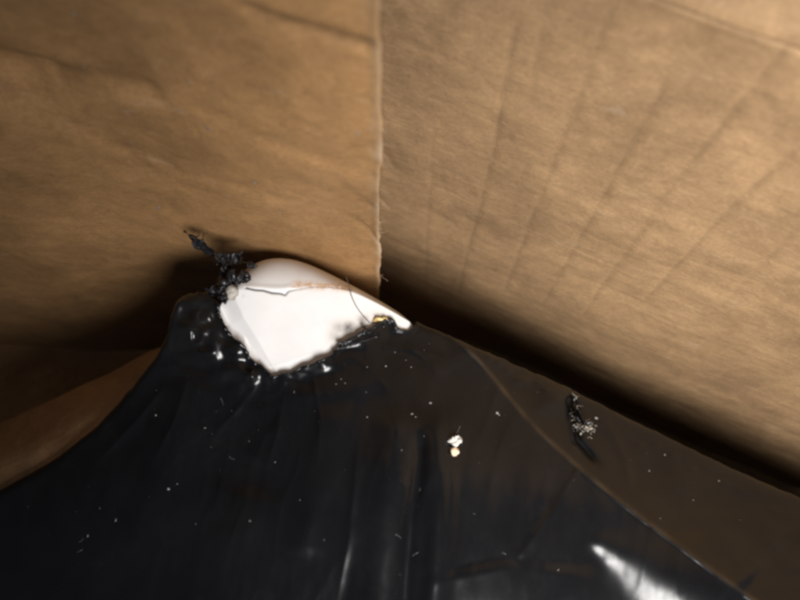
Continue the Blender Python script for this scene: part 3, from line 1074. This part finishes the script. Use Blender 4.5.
v, f = join([blob(at(379, 320, np.array(.4535)), 0.0026, 112, (1.5, .8, .8), .4), blob(at(385, 319, np.array(.454)), 0.0018, 113, (1.2, .8, .8), .4)])
res = mesh('scorched_residue', v, f, mat_plain('amber residue', (0.55, 0.36, 0.10), (0.78, 0.62, 0.32), 300, .3, .3), white)

# ------------------------------------------------------------------ small loose things


def hair(name, pts, dep, r, label, cat, mat=M_HAIR):
    p = np.array(pts, float)
    t = np.linspace(0, len(p) - 1, 30)
    # smooth the polyline
    uu = np.interp(t, np.arange(len(p)), p[:, 0]); vv = np.interp(t, np.arange(len(p)), p[:, 1])
    for _ in range(6):
        uu[1:-1] = (uu[:-2] + 2 * uu[1:-1] + uu[2:]) / 4; vv[1:-1] = (vv[:-2] + 2 * vv[1:-1] + vv[2:]) / 4
    q = at(uu, vv, dep(uu, vv))
    vv_, ff = tube(q, np.full(30, r), 6)
    o = mesh(name, vv_, ff, mat)
    o['label'] = label; o['category'] = cat
    return o


hair('hair', [(346, 276), (349, 286), (352, 298), (357, 308), (364, 317), (370, 323)],
     lambda a, b: np.minimum(white_depth(a, np.maximum(b, pline(WHITE_TOP, a) + 6)) - .0012, .4515), .00028, 'thin dark hair curving over the white casing', 'hair')

c = film_at(454.0, 442.0, .0018)
v, f = join([blob(c, .0034, 121, (1, .8, .8), .7), blob(c + np.array([.002, .001, .0005]), .0024, 122, (1, 1, .8), .7)])
o = mesh('crumb', v, f, M_CRUMB_W, smooth=False)
o['label'] = 'pale ragged crumb on the black plastic below the white casing'; o['category'] = 'crumb'; o['group'] = 'crumbs on the plastic'
v, f = blob(film_at(454.5, 451.5, .0017), .0029, 123, (1, .95, .8), .25)
o = mesh('crumb', v, f, M_CRUMB_T)
o['label'] = 'rounded tan crumb touching the pale ragged crumb on the plastic'; o['category'] = 'crumb'; o['group'] = 'crumbs on the plastic'
hair('fibre', [(455, 436), (458, 431), (460, 426)], lambda a, b: film_depth(a, b) - .0010, .00013, 'tiny pale fibre above the ragged crumb on the plastic', 'fibre', M_LINT)

# grey lint caught in the slit of the right-hand side
parts = []
for i in range(60):
    u0 = 584 + random.gauss(0, 5.5); v0 = 426 + random.gauss(0, 4.0)
    if random.random() < .3:
        u0, v0 = 576 + random.gauss(0, 1.5), 410 + random.gauss(0, 6)
    an = random.uniform(0, 6.28); L = random.uniform(2, 7)
    tv = np.linspace(-.5, .5, 5)
    uu = u0 + L * np.cos(an) * tv + random.uniform(-2, 2) * tv ** 2 * 4
    vv = v0 + L * np.sin(an) * tv + random.uniform(-2, 2) * tv ** 2 * 4
    q = at(uu, vv, film_depth(uu, vv) - random.uniform(.0005, .0045))
    parts.append(tube(q, np.full(5, random.uniform(.00012, .0003)), 4))
for i in range(16):
    u0 = 585 + random.gauss(0, 5); v0 = 426 + random.gauss(0, 3.2)
    parts.append(blob(film_at(u0, v0, .0014), random.uniform(.0007, .0018), 130 + i, (1, .8, .7), .7, 6, 9))
v, f = join(parts)
o = mesh('lint_tuft', v, f, M_LINT)
o['label'] = 'ragged grey lint tuft caught in the slit by the right wall'; o['category'] = 'lint'

# dust on the plastic
spots = [(156, 415, 1.1), (249, 441, 1.4), (168, 489, 1.3), (177, 484, 1.0), (250, 521, 1.4), (196, 524, .8), (100, 508, 1.2), (116, 520, 1.0), (88, 536, 1.0), (324, 540, .9),
         (275, 462, .7), (294, 392, 1.1), (336, 384, 1.2), (341, 379, 1.0), (345, 383, .8), (367, 367, .7), (366, 392, .6), (430, 403, 2.0), (412, 414, 1.4), (416, 417, 1.4),
         (497, 413, 1.3), (499, 415, 1.0), (474, 514, 1.0), (558, 570, 1.1), (649, 471, 1.0), (719, 481, 1.2), (732, 470, 1.0), (402, 450, .8), (367, 417, .8), (406, 360, .9),
         (411, 367, .8), (386, 366, .9), (395, 352, .7), (424, 350, .7), (205, 428, .7), (212, 434, .6),
         (660, 518, 1.6), (693, 500, .7), (740, 520, .6), (665, 455, 1.0), (300, 500, .6), (220, 470, .5),
         (345, 470, .5)]
for i in range(70):                                  # finer grit gathers along the folds
    fa = random.choice([(400, 500, 14, 60), (300, 420, 40, 16), (180, 400, 40, 20), (90, 520, 50, 30), (480, 420, 30, 30), (620, 470, 40, 16)])
    spots.append((random.gauss(fa[0], fa[2]), random.gauss(fa[1], fa[3]), random.uniform(.15, .3)))
parts = []
for i, (a, b, r) in enumerate(spots):
    if b < pline(FILM_TOP, a) + 6:
        continue
    parts.append(blob(film_at(a, b, .0001), r * random.uniform(.2, .36) / FPX, 200 + i, (random.uniform(.5, 1.7), random.uniform(.5, 1.6), .5), 1.1, 5, 7))
for i in range(8):                                  # lint fibres among the grit
    a, b = random.uniform(60, 600), random.uniform(400, 595)
    if b < pline(FILM_TOP, a) + 12:
        continue
    an = random.uniform(0, 6.28); L = random.uniform(3, 9); cv = random.uniform(-3, 3)
    tv = np.linspace(-.5, .5, 7)
    uu = a + L * np.cos(an) * tv - cv * np.sin(an) * tv ** 2 * 2; vv = b + L * np.sin(an) * tv + cv * np.cos(an) * tv ** 2 * 2
    parts.append(tube(film_at(uu, vv, .00015), np.full(7, .00007), 4))
v, f = join(parts)
o = mesh('dust', v, f, M_DUST)
o['kind'] = 'stuff'; o['label'] = 'fine pale dust specks scattered over the black plastic'; o['category'] = 'dust'

# pale specks on the left wall
wsp = [(59, 5, 1.8), (121, 5, 1.4), (176, 76, 1.1), (201, 119, 1.6), (199, 117, 1.0), (171, 105, 1.0), (252, 171, 1.3), (157, 205, 1.3), (125, 100, .9), (345, 116, 1.4), (70, 66, .9),
       (340, 211, .7), (211, 175, .7), (278, 204, .7), (40, 140, .6), (90, 240, .6), (300, 60, .6), (133, 277, .7), (240, 30, .6), (20, 210, .6)]
for i in range(60):
    wsp.append((random.uniform(0, 370), random.uniform(0, 235), random.uniform(.25, .5)))
parts = []
for i, (a, b, r) in enumerate(wsp):
    s, z = wall_st(a, b, False)
    col = int(np.argmin(np.abs(LS - s))); row = int(np.argmin(np.abs(LZ - z)))
    p = left_at(np.array(s), z, .0044 + LDISP[row, col])
    dep = np.linalg.norm(p - CAM)
    parts.append(blob(p, r * dep * .8 / FPX, 300 + i, (random.uniform(.8, 1.3), .8, random.uniform(.8, 1.2)), .6, 5, 7))
v, f = join(parts)
o = mesh('dust', v, f, M_DUST)
o['kind'] = 'stuff'; o['label'] = 'tiny pale specks clinging to the left cardboard wall'; o['category'] = 'dust'
